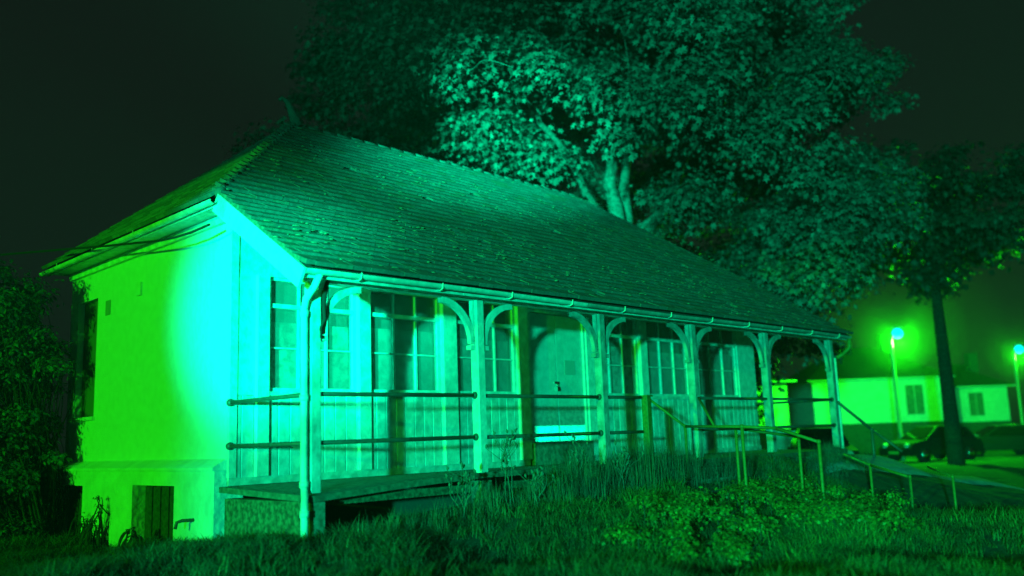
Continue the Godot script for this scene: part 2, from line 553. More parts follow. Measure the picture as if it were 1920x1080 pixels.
func brace(pav: Node3D, x: float, dir: float, z: float, m: Material) -> void:
	var st := tool()
	st.set_smooth_group(-1)
	var c := Vector2(0.66, 1.74)
	var pts := []
	for i in 11:
		var t := PI / 2 * i / 10.0
		pts.append([Vector2(c.x - 0.59 * cos(t), c.y + 0.60 * sin(t)), Vector2(c.x - 0.51 * cos(t), c.y + 0.52 * sin(t))])
	var h := 0.035
	for i in 10:
		var o0: Vector2 = pts[i][0]
		var o1: Vector2 = pts[i + 1][0]
		var n0: Vector2 = pts[i][1]
		var n1: Vector2 = pts[i + 1][1]
		var P := func(v: Vector2, zz: float) -> Vector3: return Vector3(x + dir * v.x, minf(v.y, 2.335), z + zz)
		quad(st, P.call(o0, h), P.call(o1, h), P.call(n1, h), P.call(n0, h))
		quad(st, P.call(n0, -h), P.call(n1, -h), P.call(o1, -h), P.call(o0, -h))
		quad(st, P.call(n0, h), P.call(n1, h), P.call(n1, -h), P.call(n0, -h))
		quad(st, P.call(o0, -h), P.call(o1, -h), P.call(o1, h), P.call(o0, h))
	# the straight piece up the post, and the foot block
	box(st, Vector3(x + dir * 0.09 - 0.015, 1.70, z - h), Vector3(x + dir * 0.09 + 0.015, 2.33, z + h))
	box(st, Vector3(x + dir * 0.12 - 0.045, 1.66, z - 0.045), Vector3(x + dir * 0.12 + 0.045, 1.72, z + 0.045))
	part("brace", done(st), m, pav)

func make_pavilion() -> void:
	var pav := thing("pavilion", "long white boarded veranda pavilion with a tiled hipped roof", "building")
	# gable end of smooth render with a boarded window
	var st := tool()
	var zt := WALL_Z
	var wz0 := -7.15
	var wz1 := -6.33
	box(st, Vector3(0.0, 0.33, wz1), Vector3(0.25, 3.60, zt - 0.03))
	box(st, Vector3(0.0, 0.33, BACK_Z), Vector3(0.25, 3.60, wz0))
	box(st, Vector3(0.0, 0.33, wz0), Vector3(0.25, 1.06, wz1))
	box(st, Vector3(0.0, 3.0, wz0), Vector3(0.25, 3.60, wz1))
	part("end_wall", done(st), M.render, pav)
	var wb := part("boarded_window", bx(Vector3(0.10, 1.06, wz0), Vector3(0.14, 3.0, wz1)), flat(Color(0.16, 0.13, 0.04), 0.9), pav)
	part("sill", bx(Vector3(-0.05, 1.0, wz0 - 0.06), Vector3(0.10, 1.058, wz1 + 0.06)), M.plinth, wb)
	part("vent", bx(Vector3(-0.035, 2.82, -4.78), Vector3(0.0, 3.02, -4.62)), M.plinth, pav)
	part("vent_mark", bx(Vector3(-0.012, 2.66, -5.98), Vector3(0.0, 2.90, -5.80)), flat(g(0.3), 0.9), pav)
	# plinth with two low openings and a sloped ledge above
	st = tool()
	var cuts := [[-7.36, -6.26, -0.03], [-4.40, -3.08, 0.0]]
	var z := BACK_Z - 0.1
	for c in cuts:
		box(st, Vector3(-0.15, -1.5, z), Vector3(0.25, 0.22, c[0]))
		box(st, Vector3(-0.15, c[2], c[0]), Vector3(0.25, 0.22, c[1]))
		z = c[1]
	box(st, Vector3(-0.15, -1.5, z), Vector3(0.25, 0.22, -1.98))
	part("plinth", done(st), M.plinth, pav)
	st = tool()
	st.set_smooth_group(-1)
	prism(st, [Vector2(-0.19, 0.20), Vector2(-0.19, 0.24), Vector2(0.0, 0.345), Vector2(0.02, 0.20)], 0.0, 5.62, Transform3D(Basis(Vector3(1, 0, 0), Vector3(0, 0, -1), Vector3(0, 1, 0)), Vector3(0, 0, -1.95)))
	part("plinth_ledge", done(st), M.plinth, pav)
	for c in cuts:
		var d := part("cellar_door", bx(Vector3(0.06, -1.5, c[0]), Vector3(0.10, c[2], c[1])), M.dark_wood, pav)
		for k in 5:
			var zz: float = lerpf(c[0], c[1], (k + 0.5) / 5.0)
			part("plank", bx(Vector3(0.035, -1.4, zz - 0.11), Vector3(0.06, c[2] - 0.03, zz + 0.11)), M.dark_wood, d)
	part("tap", bent([Vector3(-0.14, -0.42, -2.50), Vector3(-0.28, -0.42, -2.56), Vector3(-0.34, -0.44, -2.58), Vector3(-0.36, -0.52, -2.58)], 0.022), M.iron, pav)
	# the other walls close the room
	part("back_wall", bx(Vector3(0.25, -1.5, BACK_Z), Vector3(LEN, 3.6, BACK_Z + 0.2)), M.render, pav)
	part("right_wall", bx(Vector3(LEN - 0.2, -1.5, BACK_Z + 0.2), Vector3(LEN, 3.6, WALL_Z - 0.05)), M.render, pav)
	part("inner_floor", bx(Vector3(0.25, -0.1, BACK_Z + 0.2), Vector3(LEN - 0.2, -0.02, WALL_Z - 0.05)), M.floor, pav)
	# soffits and eaves boards of the gable end
	part("soffit", bx(Vector3(-0.33, 3.56, -7.65), Vector3(-0.005, 3.585, -1.62)), M.paint, pav)
	part("fascia", bx(Vector3(-0.36, 3.53, -7.70), Vector3(-0.33, 3.665, -1.58)), M.paint, pav)
	part("cornice", bx(Vector3(-0.06, 3.44, -7.48), Vector3(-0.002, 3.558, -1.95)), M.paint, pav)
	part("end_gutter", gutter_run(Vector3(-0.42, 3.60, -1.60), Vector3(-0.42, 3.58, -7.75), 0.055), M.paint_worn, pav)
	for zz in [-3.9, -5.4, -6.9]:
		part("gutter_bracket", bent([Vector3(-0.36, 3.62, zz), Vector3(-0.36, 3.55, zz), Vector3(-0.42, 3.53, zz), Vector3(-0.475, 3.56, zz), Vector3(-0.48, 3.62, zz)], 0.008, 6), M.paint, pav)
	# veranda floor on a low base, hollow under the front edge
	var xs := [-0.12, 0.0, 1.3, 2.6, 3.9, 5.2, 7.8, 10.3, LEN + 0.1]
	var ys := [-0.075, -0.075, 0.0, 0.045, 0.04, 0.035, 0.0, -0.01, -0.01]
	st = tool()
	for i in xs.size() - 1:
		st.set_smooth_group(-1)
		var a0 := Vector3(xs[i], ys[i], 0.10)
		var a1 := Vector3(xs[i + 1], ys[i + 1], 0.10)
		var b0 := Vector3(xs[i], 0.0, WALL_Z)
		var b1 := Vector3(xs[i + 1], 0.0, WALL_Z)
		var t := Vector3(0, -0.07, 0)
		quad(st, b0, b1, a1, a0)
		quad(st, a0 + t, a1 + t, b1 + t, b0 + t)
		quad(st, a0, a1, a1 + t, a0 + t)
		if i == 0:
			quad(st, b0, a0, a0 + t, b0 + t)
	part("veranda_floor", done(st), M.floor, pav)
	part("floor_joist", bx(Vector3(0.0, -0.22, -0.34), Vector3(LEN, -0.12, -0.26)), M.brick, pav)
	part("end_base", bx(Vector3(-0.05, -1.4, WALL_Z + 0.02), Vector3(0.12, -0.148, -0.17)), M.brick, pav)
	part("back_base", bx(Vector3(0.12, -1.4, -1.55), Vector3(LEN, -0.25, -1.4)), M.deck, pav)
	for i in POSTS.size():
		part("footing", bx(Vector3(POSTS[i] - 0.10, -1.2, -0.095), Vector3(POSTS[i] + 0.10, -0.15 if i == 0 else -0.06, 0.095)), M.slab, pav)
	# front wall: boards below the sills, flat pilasters between the windows
	var x := 0.0
	var boards := [M.board_a, M.board_b, M.board_c]
	while x < LEN - 0.02:
		var x1 := minf(x + 0.178, LEN)
		var skip := x1 > 5.58 and x < 7.14
		if not skip:
			st = tool()
			prism(st, [Vector2(x + 0.001, WALL_Z - 0.03), Vector2(x1 - 0.001, WALL_Z - 0.03), Vector2(x1 - 0.001, WALL_Z - 0.012), Vector2(x1 - 0.011, WALL_Z + rng.randf_range(-0.002, 0.002)), Vector2(x + 0.011, WALL_Z), Vector2(x + 0.001, WALL_Z - 0.012)], 0.06, 1.145)
			part("wall_board", done(st), boards[rng.randi() % 3], pav)
		x += 0.18
	part("wall_lining", bx(Vector3(0.02, 0.0, WALL_Z - 0.08), Vector3(5.60, 1.14, WALL_Z - 0.035)), M.dark_back, pav)
	part("wall_lining", bx(Vector3(7.12, 0.0, WALL_Z - 0.08), Vector3(LEN - 0.01, 1.14, WALL_Z - 0.035)), M.dark_back, pav)
	part("skirting", bx(Vector3(0.0, 0.004, WALL_Z - 0.02), Vector3(5.56, 0.10, WALL_Z + 0.018)), M.board_b, pav)
	part("skirting", bx(Vector3(7.16, 0.004, WALL_Z - 0.02), Vector3(LEN, 0.10, WALL_Z + 0.018)), M.board_b, pav)
	part("wall_head", bx(Vector3(0.02, 2.752, WALL_Z - 0.12), Vector3(LEN - 0.01, 3.62, WALL_Z - 0.006)), M.paint, pav)
	# corner panel, pilasters
	part("corner_board", bx(Vector3(-0.004, 0.105, WALL_Z - 0.03), Vector3(0.10, 3.5, WALL_Z + 0.022)), M.paint, pav)
	part("corner_panel", bx(Vector3(0.103, 1.15, WALL_Z - 0.12), Vector3(0.36, 2.75, WALL_Z + 0.004)), M.paint, pav)
	for p in [[0.362, 0.555], [2.0, 2.22], [3.62, 3.92], [5.33, 5.585], [7.14, 7.44], [8.82, 9.06], [10.62, 10.88]]:
		st = tool()
		post_shape(st, Vector3(p[0], 0.105, WALL_Z - 0.12), Vector3(p[1], 2.75, WALL_Z + 0.055), 0.012)
		part("pilaster", done(st), M.paint if p[0] < 8 else M.board_c, pav)
	part("end_panel", bx(Vector3(12.58, 1.15, WALL_Z - 0.12), Vector3(LEN, 2.75, WALL_Z + 0.01)), M.paint, pav)
	for w in [[0.56, 1.995, 3], [2.225, 3.615, 3], [3.925, 5.325, 3], [7.445, 8.815, 3], [9.065, 10.615, 3], [10.885, 12.575, 3]]:
		window_part(pav, w[0], w[1], w[2])
	# double door with metal kick plates
	var door := part("door_frame", door_frame(), M.paint, pav)
	for k in 2:
		var a: float = [5.665, 6.368][k]
		var b: float = [6.348, 7.08][k]
		var leaf := part("door_leaf", bx(Vector3(a, 0.385, WALL_Z - 0.06), Vector3(b, 2.64, WALL_Z - 0.015)), M.door, door)
		part("kick_plate", ribbed(a + 0.01, b - 0.01, 0.67, 1.0, 0.0035), M.plate, leaf)
		part("bottom_plate", ribbed(a + 0.005, b - 0.005, 0.39, 0.66, 0.0062), M.plate_bright, leaf)
		if k == 1:
			part("notice", bx(Vector3(a + 0.21, 1.57, WALL_Z - 0.0145), Vector3(a + 0.50, 1.83, WALL_Z - 0.010)), M.paper, leaf)
	part("hasp", bx(Vector3(6.27, 1.40, WALL_Z - 0.014), Vector3(6.40, 1.44, WALL_Z + 0.006)), M.steel, door)
	var lock := part("padlock", bx(Vector3(6.315, 1.27, WALL_Z - 0.01), Vector3(6.385, 1.345, WALL_Z + 0.03)), M.steel, door)
	part("shackle", bent([Vector3(6.328, 1.34, WALL_Z + 0.01), Vector3(6.328, 1.39, WALL_Z + 0.01), Vector3(6.35, 1.41, WALL_Z + 0.01), Vector3(6.372, 1.39, WALL_Z + 0.01), Vector3(6.372, 1.34, WALL_Z + 0.01)], 0.007, 6), M.steel, lock)
	part("door_step", bx(Vector3(5.60, 0.004, WALL_Z - 0.05), Vector3(7.14, 0.375, WALL_Z + 0.10)), M.slab, pav)
	# posts, braces, beam
	for i in POSTS.size():
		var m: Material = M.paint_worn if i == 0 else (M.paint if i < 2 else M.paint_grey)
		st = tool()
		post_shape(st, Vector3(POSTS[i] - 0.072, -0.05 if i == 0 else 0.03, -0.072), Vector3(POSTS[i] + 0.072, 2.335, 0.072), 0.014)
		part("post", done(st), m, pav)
		if i > 0:
			brace(pav, POSTS[i], -1.0, 0.0, m)
		if i < 5:
			brace(pav, POSTS[i], 1.0, 0.0, m)
	part("beam", bx(Vector3(-0.10, 2.336, -0.06), Vector3(LEN + 0.1, 2.50, 0.06)), M.paint, pav)
	st = tool()
	var sl := Transform3D(Basis(Vector3.RIGHT, atan2(1.24, 1.94)), Vector3(0, 2.22, 0.12))
	box(st, Vector3(0.004, 0.0, -2.40), Vector3(0.06, 0.17, -0.02), sl)
	part("end_rafter", done(st), M.paint, pav)
	st = tool()
	sl = Transform3D(Basis(Vector3.RIGHT, atan2(1.24, 1.94)), Vector3(0, 2.35, 0.345))
	box(st, Vector3(-0.365, -0.17, -2.38), Vector3(-0.33, 0.075, 0.0), sl)
	part("verge_board", done(st), M.paint, pav)
	st = tool()
	box(st, Vector3(-0.33, -0.02, -2.30), Vector3(LEN + 0.18, 0.0, -0.06), sl)
	part("veranda_ceiling", done(st), M.paint, pav)
	# fascia and gutter in lengths, sagging a little; the far end has come loose
	var fx := [-0.33, 2.1, 4.5, 7.0, 9.4, 11.6, LEN + 0.2]
	for i in 6:
		var dy0 := sin(i * 1.7) * 0.012
		var a := Vector3(fx[i] + 0.003, 2.33, 0.255)
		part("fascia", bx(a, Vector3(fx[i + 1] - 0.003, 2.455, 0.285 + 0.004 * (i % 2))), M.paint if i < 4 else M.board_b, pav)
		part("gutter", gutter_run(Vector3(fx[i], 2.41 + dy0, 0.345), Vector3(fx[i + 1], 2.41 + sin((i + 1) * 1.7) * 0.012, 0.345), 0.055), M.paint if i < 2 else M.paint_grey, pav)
	for k in 11:
		var bxx := 0.4 + k * 1.25
		part("gutter_bracket", bent([Vector3(bxx, 2.42, 0.29), Vector3(bxx, 2.36, 0.29), Vector3(bxx, 2.345, 0.345), Vector3(bxx, 2.365, 0.398), Vector3(bxx, 2.43, 0.405)], 0.010, 6), M.paint, pav)
	# downpipes
	var dp := bent([Vector3(-0.13, 2.37, 0.34), Vector3(-0.14, 2.25, 0.26), Vector3(-0.15, 2.12, 0.10), Vector3(-0.15, 2.0, 0.06), Vector3(-0.15, 0.06, 0.06), Vector3(-0.15, -0.02, 0.07), Vector3(-0.19, -0.10, 0.14), Vector3(-0.20, -0.20, 0.15), Vector3(-0.20, -0.75, 0.15)], 0.042, 12)
	var pipe_o := part("downpipe", dp, M.paint_worn, pav)
	for yy in [1.95, 1.0, 0.05, -0.26]:
		var off := Vector3(-0.20, yy, 0.15) if yy < 0 else Vector3(-0.15, yy, 0.06)
		part("pipe_collar", pipe(off - Vector3(0, 0.035, 0), off + Vector3(0, 0.035, 0), 0.053, 12), M.paint_worn, pipe_o)
	part("downpipe", bent([Vector3(LEN + 0.12, 2.36, 0.36), Vector3(LEN + 0.16, 2.16, 0.34), Vector3(LEN + 0.10, 2.02, 0.20), Vector3(LEN - 0.02, 1.95, 0.12)], 0.045, 10), M.rail_paint, pav)
	part("downpipe", pipe(Vector3(13.30, 0.0, 0.06), Vector3(13.29, 1.95, 0.06), 0.035), M.paint, pav)
	# broken lamp bracket with a loose cable at the head of the corner post
	var lb := part("junction_box", bx(Vector3(0.10, 2.40, 0.06), Vector3(0.20, 2.53, 0.16)), M.black, pav)
	st = tool()
	tube(st, [Vector3(0.14, 2.42, 0.10), Vector3(0.10, 2.22, 0.09), Vector3(0.09, 2.05, 0.09), Vector3(0.10, 1.9, 0.09), Vector3(0.05, 1.80, 0.088), Vector3(0.05, 1.68, 0.088)], [0.03, 0.035, 0.022, 0.026, 0.016, 0.012], 7)
	part("cable", done(st), M.black, lb)
	# iron rails between the posts
	for yy in [1.05, 0.5]:
		rail(pav, Vector3(0.0, yy, WALL_Z + 0.03), Vector3(0.0, yy, -0.07), [true, false])
		rail(pav, Vector3(0.07, yy, 0.0), Vector3(2.53, yy + 0.006, 0.0), [false, true])
		rail(pav, Vector3(2.67, yy, 0.0), Vector3(5.15, yy, 0.0), [false, true])
		rail(pav, Vector3(5.29, yy, 0.0), Vector3(6.2, yy, 0.0), [false, false])
		rail(pav, Vector3(7.85, yy, 0.0), Vector3(10.28, yy, 0.0), [false, false])
		rail(pav, Vector3(10.42, yy, 0.0), Vector3(13.11, yy, 0.0), [true, true])
		rail(pav, Vector3(13.25, yy, 0.0), Vector3(13.25, yy, WALL_Z), [false, true])
	make_roof(pav)

func ribbed(x0: float, x1: float, y0: float, y1: float, deep: float) -> ArrayMesh:   # sheet metal in small upright folds
	var st := tool()
	st.set_smooth_group(0)
	var n := int((x1 - x0) / 0.03) * 8
	for i in n:
		var xa := lerpf(x0, x1, float(i) / n)
		var xb := lerpf(x0, x1, float(i + 1) / n)
		var za := WALL_Z - 0.005 + deep * sin(TAU * i / 8.0)
		var zb := WALL_Z - 0.005 + deep * sin(TAU * (i + 1) / 8.0)
		quad(st, Vector3(xa, y1, za), Vector3(xb, y1, zb), Vector3(xb, y0, zb), Vector3(xa, y0, za))
	st.set_smooth_group(-1)
	quad(st, Vector3(x0, y1, WALL_Z - 0.014), Vector3(x1, y1, WALL_Z - 0.014), Vector3(x1, y1, WALL_Z - 0.005), Vector3(x0, y1, WALL_Z - 0.005))
	return done(st)

func door_frame() -> ArrayMesh:
	var st := tool()
	box(st, Vector3(5.588, 0.375, WALL_Z - 0.08), Vector3(5.66, 2.75, WALL_Z + 0.03))
	box(st, Vector3(7.085, 0.375, WALL_Z - 0.08), Vector3(7.138, 2.75, WALL_Z + 0.03))
	box(st, Vector3(5.66, 2.645, WALL_Z - 0.08), Vector3(7.085, 2.75, WALL_Z + 0.03))
	return done(st)

func rail(pav: Node3D, a: Vector3, b: Vector3, knobs: Array) -> void:
	var o := part("rail", pipe(a, b, 0.027), M.iron, pav)
	for k in 2:
		if knobs[k]:
			part("knob", ball(0.05), M.iron, o, a if k == 0 else b)

# ---------------------------------------------------------------- steps and handrails
func make_steps() -> void:
	var s := thing("entrance_steps", "concrete steps down from the veranda opening between the handrails", "steps")
	for k in 3:
		part("step", bx(Vector3(6.3, -1.0, 0.10 + 0.32 * k), Vector3(7.68, -0.13 - 0.15 * k, 0.42 + 0.32 * k)), M.slab, s)

func handrail(label: String, tops: Array, feet: Array, r := 0.022, m: Material = null) -> void:
	var o := thing("handrail", label, "handrail", Vector3.ZERO, 0.0, "handrails of the steps and ramp")
	if m == null:
		m = M.rail_paint
	for i in tops.size() - 1:
		part("top_rail", pipe(tops[i], tops[i + 1], r), m, o)
	for f in feet:
		var p: Vector3 = tops[f]
		part("post", pipe(p + Vector3(0, 0.03, 0), Vector3(p.x, ground_y(p.x, p.z) - 0.3, p.z), r * 1.05), m, o)
		part("knuckle", ball(r * 1.5, 10, 5), m, o, p)

func make_handrails() -> void:
	var o := thing("gate_post", "square brown timber post at the head of the veranda steps", "post")
	var st := tool()
	post_shape(st, Vector3(6.24, -0.2, -0.02), Vector3(6.36, 1.06, 0.10), 0.012)
	part("shaft", done(st), M.rail_paint, o)
	part("cap", bx(Vector3(6.22, 1.06, -0.04), Vector3(6.38, 1.085, 0.12)), M.rail_paint, o)
	handrail("yellow pipe handrail sloping from the square post then running level beside the ramp", [Vector3(6.37, 1.02, 0.05), Vector3(6.64, 0.56, 0.53), Vector3(5.62, 0.52, 2.15), Vector3(5.85, 0.48, 2.55), Vector3(5.80, 0.28, 3.18)], [1, 2, 4])
	handrail("thin dark handrail sloping from the fourth veranda post to a middle ramp post", [Vector3(7.78, 1.05, 0.08), Vector3(7.15, 0.55, 0.75), Vector3(6.34, 0.50, 1.62), Vector3(7.0, 0.34, 2.28)], [2, 3])
	handrail("lower yellow handrail sloping down to a lone post in the brambles", [Vector3(9.16, 0.01, 1.96), Vector3(9.29, -0.18, 2.34), Vector3(8.75, -0.34, 3.18)], [1, 2])
	handrail("rightmost yellow handrail, its post standing by the paved path", [Vector3(11.02, -0.29, 2.64), Vector3(10.28, -0.42, 3.29)], [1])
	handrail("dark handrail sloping away from the far corner post", [Vector3(13.18, 1.0, 0.08), Vector3(13.76, 0.38, 0.53), Vector3(13.85, -0.1, 1.1)], [1], 0.03, M.iron)
	# wire hung from the gable corner
	var curve := Curve3D.new()
	for p in CABLE:
		curve.add_point(p)
	var pts := []
	for k in 31:
		pts.append(curve.sample_baked(curve.get_baked_length() * k / 30.0, true))
	tag(part("overhead_cable", bent(pts, 0.017, 6), M.black, self), "dark overhead cable sagging from the gable corner towards the left", "cable")

# ---------------------------------------------------------------- plants
func leaf_mesh(lobes: bool) -> ArrayMesh:
	var st := tool()
	st.set_smooth_group(0)
	var rim := []
	if lobes:
		rim = [Vector3(0, 0, 0), Vector3(0.42, -0.08, 0.18), Vector3(0.22, 0.02, 0.38), Vector3(0.5, -0.10, 0.70), Vector3(0.15, 0.0, 0.66), Vector3(0, -0.08, 1.05), Vector3(-0.15, 0.0, 0.66), Vector3(-0.5, -0.10, 0.70), Vector3(-0.22, 0.02, 0.38), Vector3(-0.42, -0.08, 0.18)]
	else:
		rim = [Vector3(0, 0, 0), Vector3(0.22, -0.03, 0.3), Vector3(0.2, -0.06, 0.65), Vector3(0, -0.14, 1.0), Vector3(-0.2, -0.06, 0.65), Vector3(-0.22, -0.03, 0.3)]
	var c := Vector3(0, 0.05, 0.45)
	for i in rim.size():
		st.add_vertex(c); st.add_vertex(rim[(i + 1) % rim.size()]); st.add_vertex(rim[i])
	return done(st)

func leaf_basis(out: Vector3, size: float, droop: float) -> Basis:
	var n := (out * 0.8 + Vector3(0, 0.5, 0) + Vector3(rng.randfn(), rng.randfn(), rng.randfn()) * 0.45).normalized()
	var d := (out + Vector3(rng.randfn() * 0.8, -droop, rng.randfn() * 0.8)).normalized()
	d = (d - n * n.dot(d)).normalized()
	return Basis(n.cross(d), n, d).scaled(Vector3.ONE * size)

func tint(a: Color, b: Color) -> Color:
	return a.lerp(b, rng.randf()) * rng.randf_range(0.75, 1.2)

# clumps: [centre, radius, outward]
func foliage(clumps: Array, per_m2: float, size: float, lobes: bool, ca: Color, cb: Color, parent: Node3D, called: String, keep: Callable) -> void:
	var xf := []
	var cols := []
	for c in clumps:
		var tone := rng.randf_range(0.75, 1.2)
		var n := int(per_m2 * c[1] * c[1])
		for i in n:
			var d := Vector3(rng.randfn(), rng.randfn(), rng.randfn()).normalized()
			if d.y < -0.25 and rng.randf() < 0.6:
				d.y = -d.y
			var r: float = c[1] * (pow(rng.randf(), 0.5) if rng.randf() < 0.8 else minf(absf(rng.randfn()) * 0.75, 1.35))
			var p: Vector3 = c[0] + Vector3(d.x, d.y * 0.62, d.z) * r
			if not keep.call(p):
				continue
			xf.append(Transform3D(leaf_basis((d + c[2] * 0.7).normalized(), size * rng.randf_range(0.45, 1.3), 0.7), p))
			cols.append(tint(ca, cb) * tone)
	many(called, leaf_mesh(lobes), M.leaf, xf, cols, parent)

func limb(st: SurfaceTool, a: Vector3, b: Vector3, r0: float, r1: float, sag: float) -> void:
	var pts := []
	var radii := []
	var n := 9
	var wob := Vector3(rng.randfn(), rng.randfn() * 0.4, rng.randfn()) * a.distance_to(b) * 0.05
	for i in n + 1:
		var t := float(i) / n
		pts.append(a.lerp(b, t) + Vector3(0, sag * 4 * t * (1 - t), 0) + wob * sin(t * TAU))
		radii.append(lerpf(r0, r1, pow(t, 0.7)))
	tube(st, pts, radii, 7)

func make_great_tree() -> void:
	var at := Vector3(18.6, -1.0, -9.6)
	var t := thing("broadleaf_tree", "huge spreading broadleaf tree filling the sky behind the pavilion roof", "tree", Vector3.ZERO)
	var st := tool()
	limb(st, at + Vector3(0, -0.4, 0), at + Vector3(-0.1, 7.0, 0.1), 0.62, 0.42, 0.0)
	limb(st, at + Vector3(0.9, -0.4, 0.5), at + Vector3(0.7, 8.6, 0.6), 0.45, 0.32, 0.0)
	part("trunk", done(st), M.bark, t)
	var clumps := []
	var centre := Vector3(17.7, 7.0, -10.6)
	var lump := FastNoiseLite.new()
	lump.seed = 21
	lump.frequency = 0.22
	var n := 0
	while clumps.size() < 1050 and n < 14000:
		n += 1
		var d := Vector3(rng.randfn(), rng.randfn(), rng.randfn()).normalized()
		var f := pow(rng.randf_range(0.30, 1.0), 0.5)
		var reach := 1.0 + lump.get_noise_3dv(d * 7.0) * 0.12
		var e := Vector3(d.x * 10.6, d.y * (13.2 if d.y > 0 else 7.5), d.z * 10.6) * f * reach
		var p := centre + e
		if p.y < 0.8:
			continue
		# the crown thins out behind the ridge and clears the building
		if p.x > 19.0 and p.y < 5.2:
			continue
		if p.z > -11.0 and p.x < 14.5 and p.y < 8.6 - (p.x - 5.0) * 0.15:
			continue
		if p.x < 16.5 and p.z > -8.5 and p.y < 6.5:
			continue
		# open hollow round the forks over the roof
		if Vector2(p.x - at.x, (p.y - 8.2) * 1.3).length() < 1.9 and p.z > -11.0:
			continue
		clumps.append([p, pow(rng.randf(), 1.6) * 1.1 + 0.45, (e / 10.0 + Vector3(0, 0.1, 0)).normalized()])
	# three leaders fork from the trunks, and limbs leave them on the way up
	var twigs := tool()
	var leaders := [
		[at + Vector3(-0.1, 6.8, 0.1), at + Vector3(-1.5, 9.6, 0.9), at + Vector3(-1.9, 15.5, 0.4), 0.36],
		[at + Vector3(-0.1, 6.8, 0.1), at + Vector3(0.3, 10.5, 0.6), at + Vector3(1.1, 16.5, -0.6), 0.30],
		[at + Vector3(0.7, 8.4, 0.6), at + Vector3(2.2, 10.6, 1.4), at + Vector3(4.6, 14.0, 1.2), 0.28],
		[at + Vector3(-0.1, 6.6, 0.2), at + Vector3(-2.9, 8.3, 1.6), at + Vector3(-6.8, 10.6, 2.4), 0.22],
	]
	for l in leaders:
		st = tool()
		var lp := []
		var lr := []
		for k in 13:
			var u := k / 12.0
			lp.append(l[0].lerp(l[1], u).lerp(l[1].lerp(l[2], u), u) + Vector3(rng.randfn(), 0, rng.randfn()) * 0.07)
			lr.append(lerpf(l[3], 0.07, pow(u, 0.8)))
		tube(st, lp, lr, 9)
		part("limb", done(st), M.bark, t)
	for i in range(0, clumps.size(), 9):
		st = tool()
		var c: Vector3 = clumps[i][0]
		var best := Vector3.ZERO
		var near := 1e9
		for l in leaders:
			for k in 9:
				var u := 0.15 + k * 0.1
				var q: Vector3 = l[0].lerp(l[1], u).lerp(l[1].lerp(l[2], u), u)
				var d := q.distance_to(c) + maxf(0.0, q.y - c.y + 1.0) * 2.0
				if d < near:
					near = d
					best = q
		if near > 4.6:
			continue
		limb(st, best, c, clampf(near * 0.016, 0.03, 0.12), 0.015, rng.randf_range(-0.3, 0.7))
		for k in 4:
			var q: Vector3 = best.lerp(c, rng.randf_range(0.4, 0.95))
			limb(twigs, q, q + Vector3(rng.randfn(), rng.randfn() * 0.6 + 0.3, rng.randfn()) * 0.8, 0.028, 0.008, 0.1)
		part("limb", done(st), M.bark, t)
	for k in 60:
		var c: Vector3 = clumps[rng.randi() % clumps.size()][0]
		limb(twigs, c, c + Vector3(rng.randfn(), rng.randfn() + 0.4, rng.randfn()) * 1.1, 0.03, 0.006, 0.15)
	part("twigs", done(twigs), M.bark, t).set_meta("kind", "stuff")
	foliage(clumps, 470.0, 0.17, true, Color(0.065, 0.115, 0.104), Color(0.125, 0.19, 0.172), t, "crown", func(p): return not (p.x < 13.9 and p.z > -8.6 and p.y < 7.2))

func bush(called: String, label: String, category: String, blobs: Array, size: float, dens: float, lobes: bool, ca: Color, cb: Color, group := "", flat_growth := false) -> void:
	var t := thing(called, label, category, Vector3.ZERO, 0.0, group)
	var st := tool()
	var base: Vector3 = blobs[0][0]
	base.y = ground_y(base.x, base.z) - 0.1
	for b in blobs:
		for k in (1 if flat_growth else 3):
			limb(st, (Vector3(b[0].x, b[0].y - 0.2, b[0].z) if flat_growth else base) + Vector3(rng.randfn(), 0, rng.randfn()) * 0.12, b[0] + Vector3(rng.randfn(), rng.randfn() * 0.5, rng.randfn()) * b[1] * 0.5, 0.008 if flat_growth else 0.022, 0.004, 0.15)
	part("stems", done(st), M.bark_dark, t).set_meta("kind", "stuff")
	foliage(blobs, dens, size, lobes, ca, cb, t, "leaves", func(_p): return true)

